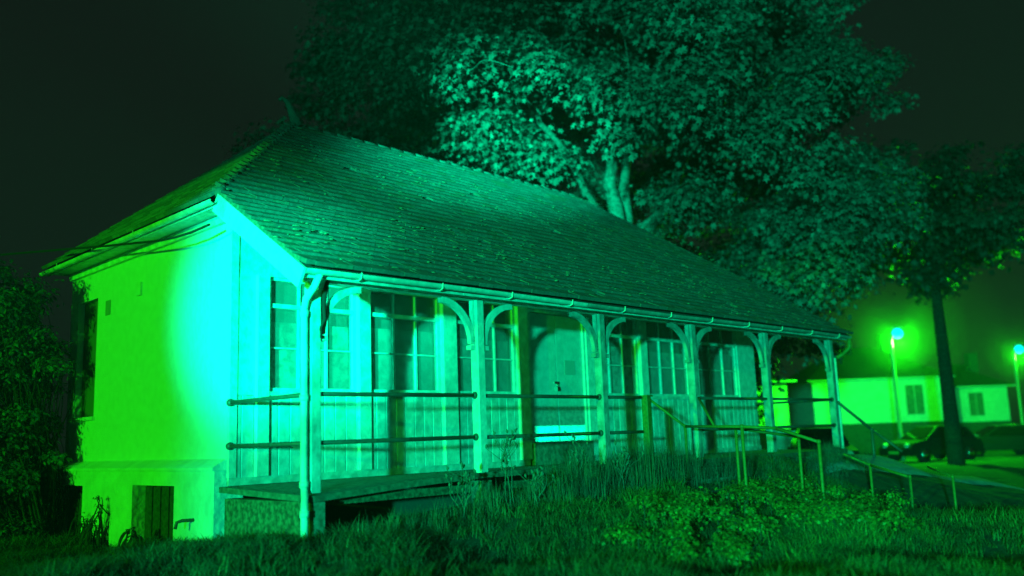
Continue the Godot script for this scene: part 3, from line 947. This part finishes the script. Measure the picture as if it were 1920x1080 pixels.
func make_shrubs() -> void:
	var blobs := []
	for i in 52:
		var y := rng.randf_range(-0.8, 3.1)
		var wide := smoothstep(0.4, 1.2, y) * (1.0 - smoothstep(2.0, 2.6, y))
		var x := rng.randf_range(-1.25, (-0.35 if y > 0.4 else -0.75) + 0.12 * wide)
		blobs.append([Vector3(x, y, -6.85 + 0.25 * wide - rng.randf_range(0.0, 0.9)), rng.randf_range(0.22, 0.36), Vector3(-0.3, 0.3, 0.6)])
	for i in 52:
		var y := rng.randf_range(-1.0, 3.9)
		var p := Vector3(-1.5, 0, -7.1) + Vector3(rng.randf_range(-0.6, 0.6), 0, rng.randf_range(-0.5, 0.5))
		blobs.append([Vector3(p.x, y, p.z), rng.randf_range(0.3, 0.5), Vector3(-0.1, 0.3, 0.8)])
	bush("tall_shrub", "tall dark leafy shrub leaning against the left end of the gable", "shrub", blobs, 0.09, 2200.0, false, Color(0.035, 0.065, 0.062), Color(0.07, 0.115, 0.11))
	blobs = []
	for i in 60:
		var p := Vector3(-1.8, 0, -10.6) + Vector3(rng.randf_range(-0.9, 0.5), 0, rng.randf_range(-0.9, 0.6))
		blobs.append([Vector3(p.x, rng.randf_range(-1.0, 4.6), p.z), rng.randf_range(0.4, 0.75), Vector3(0.1, 0.3, 0.6)])
	bush("dark_hedge_tree", "unlit dark bushy tree at the far left edge", "tree", blobs, 0.12, 1100.0, false, Color(0.04, 0.075, 0.07), Color(0.08, 0.13, 0.12))
	# brambles on the bank at lower right
	var spots := [
		[Vector3(3.7, -0.62, 2.9), 0.50, 14, "pale green bramble mound at the bottom centre right"],
		[Vector3(2.6, -0.80, 3.3), 0.42, 9, "low ragged bramble at the bottom edge"],
		[Vector3(5.6, -0.50, 2.6), 0.48, 12, "bramble mound between the ramp handrail posts"],
		[Vector3(4.9, -0.60, 3.9), 0.45, 10, "bramble beside the bottom right corner of the bank"],
		[Vector3(7.4, -0.55, 2.4), 0.45, 10, "brown green bramble under the lower handrail"],
	]
	for s in spots:
		blobs = []
		for i in s[2] * 2:
			var p: Vector3 = s[0] + Vector3(rng.randfn() * s[1] * 0.85, 0, rng.randfn() * s[1] * 0.85)
			p.y = ground_y(p.x, p.z) + rng.randf_range(0.0, s[1] * 0.7)
			blobs.append([p, rng.randf_range(0.12, 0.26), Vector3(-0.2, 0.7, 0.3)])
		bush("bramble", s[3], "bush", blobs, 0.046, 5200.0, true, Color(0.10, 0.11, 0.012), Color(0.19, 0.20, 0.022), "brambles on the bank", true)
	# weeds against the plinth
	for w in [[Vector3(-0.32, 0, -5.3), 0.75], [Vector3(-0.30, 0, -5.9), 0.5], [Vector3(-0.35, 0, -3.9), 0.3]]:
		blobs = []
		var b: Vector3 = w[0]
		b.y = ground_y(b.x, b.z)
		for k in 7:
			blobs.append([b + Vector3(rng.randfn() * 0.04, w[1] * (k + 1) / 7.0, rng.randfn() * 0.05 + 0.12 * sin(k * 0.5)), 0.07, Vector3(-0.3, 0.3, 0.3)])
		bush("weed", ["tall thin dry weed between the two cellar doors", "short weed beside the left cellar door", "small weed in front of the right cellar door"][taken.get("weed", -1) + 1], "weed", blobs, 0.05, 2600.0, false, Color(0.02, 0.02, 0.01), Color(0.05, 0.05, 0.02), "weeds along the plinth")
func make_dead_weeds() -> void:
	var spots := [[2.42, 0.70], [1.77, 0.54], [3.79, 0.68], [2.61, 1.02], [4.44, 0.90]]
	var says := ["tall branching dead weed before the boards left of the door", "dead weed at the dark gap under the veranda floor", "dead weed in front of the door step", "low dead weed among the tall grass left of the door", "dead weed beside the third veranda post"]
	for i in spots.size():
		var at := Vector3(spots[i][0], ground_y(spots[i][0], spots[i][1]) - 0.02, spots[i][1])
		var t := thing("dead_weed", says[i], "weed", at, 0.0, "dead weeds along the veranda")
		var h: float = [0.95, 0.55, 0.75, 0.5, 0.7][i]
		var st := tool()
		var heads := tool()
		for k in 4:
			var top := Vector3(rng.randfn() * 0.12, h * rng.randf_range(0.75, 1.0), rng.randfn() * 0.08)
			limb(st, Vector3(rng.randfn() * 0.03, 0, rng.randfn() * 0.03), top, 0.008, 0.004, 0.03)
			for j in 5:
				var q: Vector3 = top * rng.randf_range(0.45, 0.95)
				var tip := q + Vector3(rng.randfn() * 0.10, 0.10 + rng.randf() * 0.10, rng.randfn() * 0.07)
				limb(st, q, tip, 0.005, 0.003, 0.0)
				tube(heads, [tip, tip + Vector3(rng.randfn() * 0.01, 0.03, 0), tip + Vector3(rng.randfn() * 0.02, 0.055, 0)], [0.008, 0.018, 0.004], 5)
		part("stems", done(st), M.dry, t).set_meta("kind", "stuff")
		part("seed_heads", done(heads), M.dry, t).set_meta("kind", "stuff")

func tuft_mesh(blades: int, spread: float, lean: float, wide: float) -> ArrayMesh:
	var st := tool()
	st.set_smooth_group(-1)
	for i in blades:
		var a := rng.randf() * TAU
		var o := Vector3(cos(a), 0, sin(a)) * spread * sqrt(rng.randf())
		var b := rng.randf() * TAU
		var d := Vector3(cos(b), 0, sin(b)) * lean * rng.randf_range(0.3, 1.0)
		var s := Vector3(-sin(b), 0, cos(b)) * wide
		var h := rng.randf_range(0.6, 1.0)
		var p1 := o + d * 0.35 + Vector3(0, h * 0.6, 0)
		var p2 := o + d + Vector3(0, h, 0)
		quad(st, o - s, p1 - s * 0.7, p1 + s * 0.7, o + s)
		st.add_vertex(p1 - s * 0.7); st.add_vertex(p2); st.add_vertex(p1 + s * 0.7)
	return done(st)

func make_grass() -> void:
	var thick := FastNoiseLite.new()
	thick.seed = 77
	thick.frequency = 0.5
	var patchy := FastNoiseLite.new()
	patchy.seed = 31
	patchy.frequency = 0.28
	var xf := []
	var cols := []
	var n := 0
	while xf.size() < 26000 and n < 90000:
		n += 1
		var x := rng.randf_range(-5.0, 15.0)
		var z := rng.randf_range(-6.5, 7.5)
		if x > -0.1 and z < 0.12 or x > -0.22 and z < -1.9:
			continue
		if x > 10.6 and z > -0.6 + (x - 11.0) * 0.25 and z < 2.6 + (x - 11.0) * 0.5:
			continue
		if z > 0.9 * (x + 3.5) + 2.5:
			continue
		var t := thick.get_noise_2d(x, z)
		var rough := patchy.get_noise_2d(x, z)
		if rough < -0.22 and rng.randf() < 0.75:
			continue
		var h := rng.randf_range(0.05, 0.19) * (1.0 + 1.1 * t + maxf(0.0, rough) * 0.9)
		xf.append(Transform3D(Basis(Vector3.UP, rng.randf() * TAU).scaled(Vector3(h * 1.1 + 0.05, h, h * 1.1 + 0.05)), Vector3(x, ground_y(x, z) - 0.005, z)))
		var c := tint(Color(0.034, 0.050, 0.027), Color(0.082, 0.096, 0.034))
		var bank := smoothstep(1.0, 5.5, x + z * 0.5)
		c = c.lerp(tint(Color(0.12, 0.13, 0.015), Color(0.26, 0.27, 0.035)), bank * rng.randf_range(0.2, 1.0) * clampf(0.6 + t, 0, 1))
		cols.append(c * (1.0 + t * 0.7))
	var go := many("grass", tuft_mesh(14, 0.55, 0.9, 0.028), M.blade, xf, cols, self)
	tag(go, "short rough grass on the bank in front of the pavilion", "grass")
	xf = []
	cols = []
	while xf.size() < 1500:
		var x := rng.randf_range(0.2, 12.5)
		var z := 0.22 + absf(rng.randfn()) * 0.38
		var k := smoothstep(1.5, 4.0, x) * (1.0 - 0.35 * smoothstep(7.5, 11.0, x))
		if rng.randf() > 0.25 + 0.75 * k or (x > 6.2 and x < 7.7 and z < 1.1 and rng.randf() < 0.7):
			continue
		var h := rng.randf_range(0.16, 0.66) * (1.0 + 0.9 * thick.get_noise_2d(x * 2.2, z * 2.2)) * (0.5 + 0.6 * k) * (1.0 - 0.45 * smoothstep(6.5, 9.0, x))
		xf.append(Transform3D(Basis(Vector3.UP, rng.randf() * TAU).scaled(Vector3(0.26, h, 0.26)), Vector3(x, ground_y(x, z) - 0.01, z)))
		cols.append(tint(Color(0.05, 0.075, 0.05), Color(0.12, 0.14, 0.08)))
	go = many("tall_grass", tuft_mesh(14, 0.25, 0.75, 0.016), M.blade, xf, cols, self)
	tag(go, "tall seeding grass along the foot of the veranda", "grass")

# ---------------------------------------------------------------- things beyond
func make_house(called: String, label: String, at: Vector3, turn: float, w: float, d: float, h: float, rise: float, windows: Array, group: String) -> void:
	var t := thing(called, label, "house", at, turn, group)
	part("wall", bx(Vector3(-w / 2, -0.5, -d), Vector3(w / 2, h, 0)), M.house_wall, t)
	part("brick_base", bx(Vector3(-w / 2 - 0.03, -0.5, -d - 0.03), Vector3(w / 2 + 0.03, h * 0.42, 0.05)), M.house_brick, t)
	var st := tool()
	st.set_smooth_group(-1)
	var e := 0.35
	var a := [Vector3(-w / 2 - e, h, e), Vector3(w / 2 + e, h, e), Vector3(w / 2 + e, h, -d - e), Vector3(-w / 2 - e, h, -d - e)]
	var r0 := Vector3(-w / 2 + d / 2 - 0.2, h + rise, -d / 2)
	var r1 := Vector3(w / 2 - d / 2 + 0.2, h + rise, -d / 2)
	quad(st, a[0], r0, r1, a[1])
	quad(st, a[2], r1, r0, a[3])
	for f in [[a[1], r1, a[2]], [a[3], r0, a[0]]]:
		for p in f:
			st.add_vertex(p)
	quad(st, a[0], a[1], a[2], a[3])
	var roof := part("roof", done(st), M.house_roof, t)
	part("chimney", bx(Vector3(w * 0.2, h + rise - 0.6, -d / 2 - 0.3), Vector3(w * 0.2 + 0.6, h + rise + 0.7, -d / 2 + 0.3)), M.house_brick, roof)
	part("gutter", bx(Vector3(-w / 2 - e, h - 0.08, e - 0.02), Vector3(w / 2 + e, h - 0.005, e + 0.08)), M.house_wall, roof)
	for x in windows:
		var f := part("window", bx(Vector3(x - 0.55, h * 0.50, 0.0), Vector3(x + 0.55, h - 0.35, 0.06)), M.house_wall, t)
		part("pane", bx(Vector3(x - 0.48, h * 0.50 + 0.07, 0.05), Vector3(x - 0.02, h - 0.42, 0.07)), M.dark_back, f)
		part("pane", bx(Vector3(x + 0.02, h * 0.50 + 0.07, 0.05), Vector3(x + 0.48, h - 0.42, 0.07)), M.dark_back, f)

func make_car(label: String, at: Vector3, turn: float, paint: Material) -> void:
	var t := thing("parked_car", label, "car", at, turn, "cars parked beyond the pavilion")
	# side profile, front towards +x; [x, height, half width]
	var low := [[-2.0, 0.30], [-2.05, 0.62], [-1.9, 0.86], [1.0, 0.92], [1.85, 0.78], [2.05, 0.58], [2.0, 0.28]]
	var st := tool()
	st.set_smooth_group(-1)
	var n := low.size()
	for i in n:
		var p: Array = low[i]
		var q: Array = low[(i + 1) % n]
		var wp := 0.84 if p[1] < 0.9 else 0.78
		var wq := 0.84 if q[1] < 0.9 else 0.78
		quad(st, Vector3(p[0], p[1], wp), Vector3(p[0], p[1], -wp), Vector3(q[0], q[1], -wq), Vector3(q[0], q[1], wq))
		for s in [1.0, -1.0]:
			st.add_vertex(Vector3(0, 0.55, 0.86 * s)); st.add_vertex(Vector3(q[0], q[1], wq * s)); st.add_vertex(Vector3(p[0], p[1], wp * s))
	var body := part("body", done(st), paint, t)
	var cab := [[-1.85, 0.85, 0.76], [-1.45, 1.36, 0.58], [-0.9, 1.45, 0.55], [0.15, 1.43, 0.55], [1.05, 0.90, 0.74]]
	st = tool()
	st.set_smooth_group(-1)
	for i in cab.size() - 1:
		var p: Array = cab[i]
		var q: Array = cab[i + 1]
		quad(st, Vector3(p[0], p[1], p[2]), Vector3(p[0], p[1], -p[2]), Vector3(q[0], q[1], -q[2]), Vector3(q[0], q[1], q[2]))
		for s in [1.0, -1.0]:
			st.add_vertex(Vector3(-0.3, 0.88, 0.77 * s)); st.add_vertex(Vector3(q[0], q[1], q[2] * s)); st.add_vertex(Vector3(p[0], p[1], p[2] * s))
	part("cabin", done(st), paint, t)
	st = tool()
	quad(st, Vector3(0.22, 1.40, 0.50), Vector3(0.22, 1.40, -0.50), Vector3(1.02, 0.935, -0.66), Vector3(1.02, 0.935, 0.66))
	part("windscreen", done(st), M.car_glass, t, Vector3(0.02, 0.02, 0))
	for s in [1.0, -1.0]:
		st = tool()
		quad(st, Vector3(-1.3, 1.31, 0.605 * s), Vector3(0.08, 1.37, 0.59 * s), Vector3(0.75, 0.98, 0.75 * s), Vector3(-1.5, 0.96, 0.76 * s))
		part("side_window", done(st), M.car_glass, t, Vector3(0, 0, 0.01 * s))
		part("headlight", ball(0.13, 10, 6), M.lens, t, Vector3(1.93, 0.66, 0.58 * s))
		for x in [-1.25, 1.3]:
			var w := part("wheel", pipe(Vector3(x, 0.31, 0.66 * s), Vector3(x, 0.31, 0.87 * s), 0.31, 16), M.rubber, t)
			part("rim", pipe(Vector3(x, 0.31, 0.82 * s), Vector3(x, 0.31, 0.885 * s), 0.19, 12), M.chrome, w)
	part("bumper", bx(Vector3(1.98, 0.30, -0.80), Vector3(2.10, 0.52, 0.80)), paint, body)
	for k in 8:
		part("grille_bar", bx(Vector3(2.085, 0.56, -0.30 + 0.08 * k), Vector3(2.12, 0.70, -0.26 + 0.08 * k)), M.chrome, body)
	part("number_plate", bx(Vector3(2.10, 0.36, -0.26), Vector3(2.112, 0.47, 0.26)), M.plate_yellow, body)

func street_lamp(label: String, at: Vector3, h: float, energy: float, turn: float) -> void:
	var t := thing("street_lamp", label, "street lamp", at, turn, "lit street lamps at the right")
	var st := tool()
	tube(st, [Vector3(0, -0.5, 0), Vector3(0, 1.2, 0), Vector3(0, 1.25, 0), Vector3(0, h - 0.3, 0), Vector3(0.05, h - 0.12, 0), Vector3(0.22, h + 0.02, 0)], [0.11, 0.11, 0.085, 0.07, 0.06, 0.05], 10)
	part("pole", done(st), M.pole, t)
	part("lamp_cap", bx(Vector3(0.12, h + 0.235, -0.13), Vector3(0.52, h + 0.27, 0.13)), M.pole, t)
	part("lamp_bulb", ball(0.235, 16, 10), glow(Color(0.0, 1.0, 0.92), 2.2), t, Vector3(0.32, h, 0))
	var l := OmniLight3D.new()
	l.name = "lamp_light"
	l.light_color = Color(0.10, 1.0, 0.06)
	l.light_energy = energy
	l.light_size = 0.16
	l.omni_range = 120.0
	l.omni_attenuation = 2.0
	l.shadow_enabled = true
	l.position = Vector3(0.34, h - 0.42, 0)
	t.add_child(l)
	# mist that the lamp lights up
	for k in 5:
		var fog := FogVolume.new()
		fog.name = "mist" if k == 0 else "mist_%03d" % k
		fog.shape = RenderingServer.FOG_VOLUME_SHAPE_ELLIPSOID
		fog.size = Vector3.ONE * [1.8, 3.4, 5.6, 8.6, 13.0][k]
		var fm := FogMaterial.new()
		fm.density = [0.008, 0.004, 0.002, 0.001, 0.0004][k]
		fm.albedo = Color(0.9, 1.0, 0.95)
		fog.material = fm
		fog.position = Vector3(0.32, h, 0)
		fog.set_meta("kind", "stuff")
		t.add_child(fog)

func make_beyond() -> void:
	make_house("bungalow", "pale rendered bungalow brightly lit behind the nearer street lamp", Vector3(44.3, -1.2, -11.8), -0.79, 7.4, 6.0, 4.2, 2.0, [1.9], "houses beyond the trees")
	make_house("bungalow", "small pale house at the far right beyond the dark trunk", Vector3(57.2, -1.2, -10.4), -0.72, 3.2, 5.0, 3.9, 1.6, [-0.6], "houses beyond the trees")
	make_house("outbuilding", "dark flat outbuilding seen through the veranda end posts", Vector3(32.5, -1.2, -13.6), -0.75, 4.6, 3.0, 3.9, 0.5, [], "houses beyond the trees")
	make_car("dark parked car seen past the last veranda posts", Vector3(20.6, -1.0, -4.0), PI + 0.55, M.car_paint)
	make_car("grey parked car in the shade before the pale bungalow", Vector3(34.0, -1.1, -5.6), PI - 0.4, M.car_paint_pale)
	make_car("dark parked car further right below the street lamp", Vector3(41.5, -1.2, -5.2), PI - 0.9, M.car_paint)
	# a hedge and a low wall in front of the houses
	tag(part("garden_wall", bx(Vector3(-3.4, 0, -0.12), Vector3(2.2, 1.55, 0.12)), M.house_wall, self, Vector3(27.8, -1.2, -10.2)), "low pale garden wall seen under the veranda rail", "wall").rotation.y = -0.8
	# a darker tree to the right with a bare trunk
	var t := thing("dark_tree", "dark tree with a straight trunk between the two lit houses", "tree")
	var st := tool()
	tube(st, [Vector3(29.61, -1.6, -3.19), Vector3(29.58, 1.5, -3.19), Vector3(29.53, 4.0, -3.19), Vector3(29.68, 7.5, -3.29)], [0.33, 0.25, 0.21, 0.14], 9)
	part("trunk", done(st), M.bark_dark, t)
	var clumps := []
	for i in 110:
		var d := Vector3(rng.randfn(), rng.randfn(), rng.randfn()).normalized() * pow(rng.randf(), 0.4)
		var p := Vector3(29.58, 8.3, -3.19) + Vector3(d.x * 4.0, d.y * 2.8, d.z * 4.0)
		clumps.append([p, rng.randf_range(0.6, 1.1), d])
	foliage(clumps, 170.0, 0.24, true, Color(0.02, 0.035, 0.025), Color(0.045, 0.065, 0.045), t, "crown", func(_p): return true)
	street_lamp("nearer lit street lamp in front of the pale bungalow", Vector3(34.2, -1.2, -6.9), 5.6, 150.0, -0.8)
	street_lamp("further lit street lamp cut by the right picture edge", Vector3(49.3, -1.3, -6.2), 5.6, 55.0, -0.8)

func make_lamps() -> void:
	# two-headed floodlight on a mast, standing off to the left of the camera
	var t := thing("floodlight", "four headed floodlight on a mast out of frame at the left", "floodlight", Vector3(FLOOD.x, ground_y(FLOOD.x, FLOOD.z), FLOOD.z))
	var y: float = FLOOD.y - t.position.y
	part("mast", pipe(Vector3(0, 0, 0), Vector3(-0.45, y + 1.3, 0.3), 0.035), M.iron, t)
	for k in 3:
		part("leg", pipe(Vector3(0, 0.7, 0), Vector3(cos(k * 2.1), 0.0, sin(k * 2.1)) * 0.7, 0.02), M.iron, t)
	# aimed at, cone, energy, softness, radius of the face
	var aims := [[Vector3(0.8, 2.3, -1.91), 3.35, 4300.0, 0.75, 0.26], [Vector3(11.50, 0.09, 6.35), 22.0, 1800.0, 0.30, 0.42], [Vector3(6.32, 6.91, -3.61), 4.0, 9500.0, 1.0, 0.36], [Vector3(4.43, 11.92, -4.61), 12.5, 430.0, 0.8, 0.36]]
	for k in 4:
		var at: Vector3 = FLOOD + Vector3(0, [-0.62, 0.0, 0.75, 1.42][k], 0)
		var face: float = aims[k][4]
		var look := Transform3D(Basis.IDENTITY, at).looking_at(aims[k][0])
		var head := part("lamp_housing", pipe(Vector3(0, 0, face + 0.06), Vector3(0, 0, face + 0.20), face + 0.05, 20), M.iron, t)
		head.transform = Transform3D(look.basis, at - t.position)
		part("lamp_face", pipe(Vector3(0, 0, face + 0.02), Vector3(0, 0, face + 0.055), face, 20), glow(TORCH, 2.0), head)
		var l := SpotLight3D.new()
		l.name = "lamp_light"
		l.light_color = TORCH
		l.light_energy = aims[k][2]
		l.spot_angle = aims[k][1]
		l.spot_angle_attenuation = aims[k][3]
		l.spot_range = 200.0
		l.spot_attenuation = 2.0
		l.light_size = face
		l.shadow_enabled = true
		head.add_child(l)
	# a warm lamp on a low post far to the left
	var s := thing("yellow_lamp", "low yellow street lamp out of frame at the far left", "street lamp", Vector3(SODIUM.x, ground_y(SODIUM.x, SODIUM.z), SODIUM.z))
	var h: float = SODIUM.y - s.position.y
	part("pole", pipe(Vector3(0, -0.3, 0), Vector3(0, h - 0.16, 0), 0.06), M.pole, s)
	var lantern := part("lamp_housing", pipe(Vector3(0, h + 0.20, 0), Vector3(0, h + 0.30, 0), 0.34, 16), M.pole, s)
	part("lamp_bulb", ball(0.16), glow(WARM, 3.0), lantern, Vector3(0, h, 0))
	# the lantern throws its light forward and down, with a cut-off a little under the level
	var o := SpotLight3D.new()
	o.name = "lamp_light"
	o.light_color = WARM
	o.light_energy = 1300.0
	o.light_size = 0.2
	o.spot_angle = 32.0
	o.spot_angle_attenuation = 0.06
	o.spot_range = 300.0
	o.spot_attenuation = 2.0
	o.shadow_enabled = true
	o.transform = Transform3D(Basis.IDENTITY, Vector3(0.4, h, 0)).looking_at(Vector3(0.4, h, 0) + Vector3(1.0, -0.62, -0.16))
	s.add_child(o)

func _ready() -> void:
	rng.seed = 20
	# camera
	var cam := Camera3D.new()
	cam.name = "camera"
	cam.fov = 35.43
	cam.far = 1500.0
	cam.near = 0.05
	var optics := CameraAttributesPhysical.new()
	optics.frustum_focal_length = 37.57
	optics.frustum_focus_distance = 13.0
	optics.frustum_near = 0.05
	optics.frustum_far = 1500.0
	optics.exposure_aperture = 0.55
	cam.attributes = optics
	add_child(cam)
	cam.transform = Transform3D(Basis(Vector3(0.70066, -0.03539, 0.71262), Vector3(-0.09230, 0.98588, 0.13970), Vector3(-0.70750, -0.16366, 0.68750)).orthonormalized(), Vector3(-5.77056, 0.48036, 8.82172))
	# night sky
	var we := WorldEnvironment.new()
	we.name = "surroundings"
	var e := Environment.new()
	e.background_mode = Environment.BG_SKY
	var sky := Sky.new()
	var sm := ProceduralSkyMaterial.new()
	sm.sky_top_color = Color(0.0050, 0.0072, 0.0068).linear_to_srgb()
	sm.sky_horizon_color = Color(0.0050, 0.0092, 0.0070).linear_to_srgb()
	sm.ground_horizon_color = Color(0.004, 0.006, 0.005).linear_to_srgb()
	sm.ground_bottom_color = Color(0.003, 0.004, 0.003).linear_to_srgb()
	sm.sky_curve = 0.3
	sky.sky_material = sm
	e.sky = sky
	e.tonemap_mode = Environment.TONE_MAPPER_LINEAR
	e.tonemap_exposure = 1.0
	e.sdfgi_enabled = true
	e.ssao_enabled = true
	e.ssil_enabled = true
	e.fog_enabled = true
	e.fog_density = 0.0005
	e.fog_light_color = Color(0.85, 0.95, 0.9)
	e.volumetric_fog_enabled = true
	e.volumetric_fog_density = 0.0
	we.environment = e
	add_child(we)
	make_materials()
	make_ground()
	make_lamps()
	make_pavilion()
	make_steps()
	make_handrails()
	make_great_tree()
	make_beyond()
	make_shrubs()
	make_dead_weeds()
	make_grass()
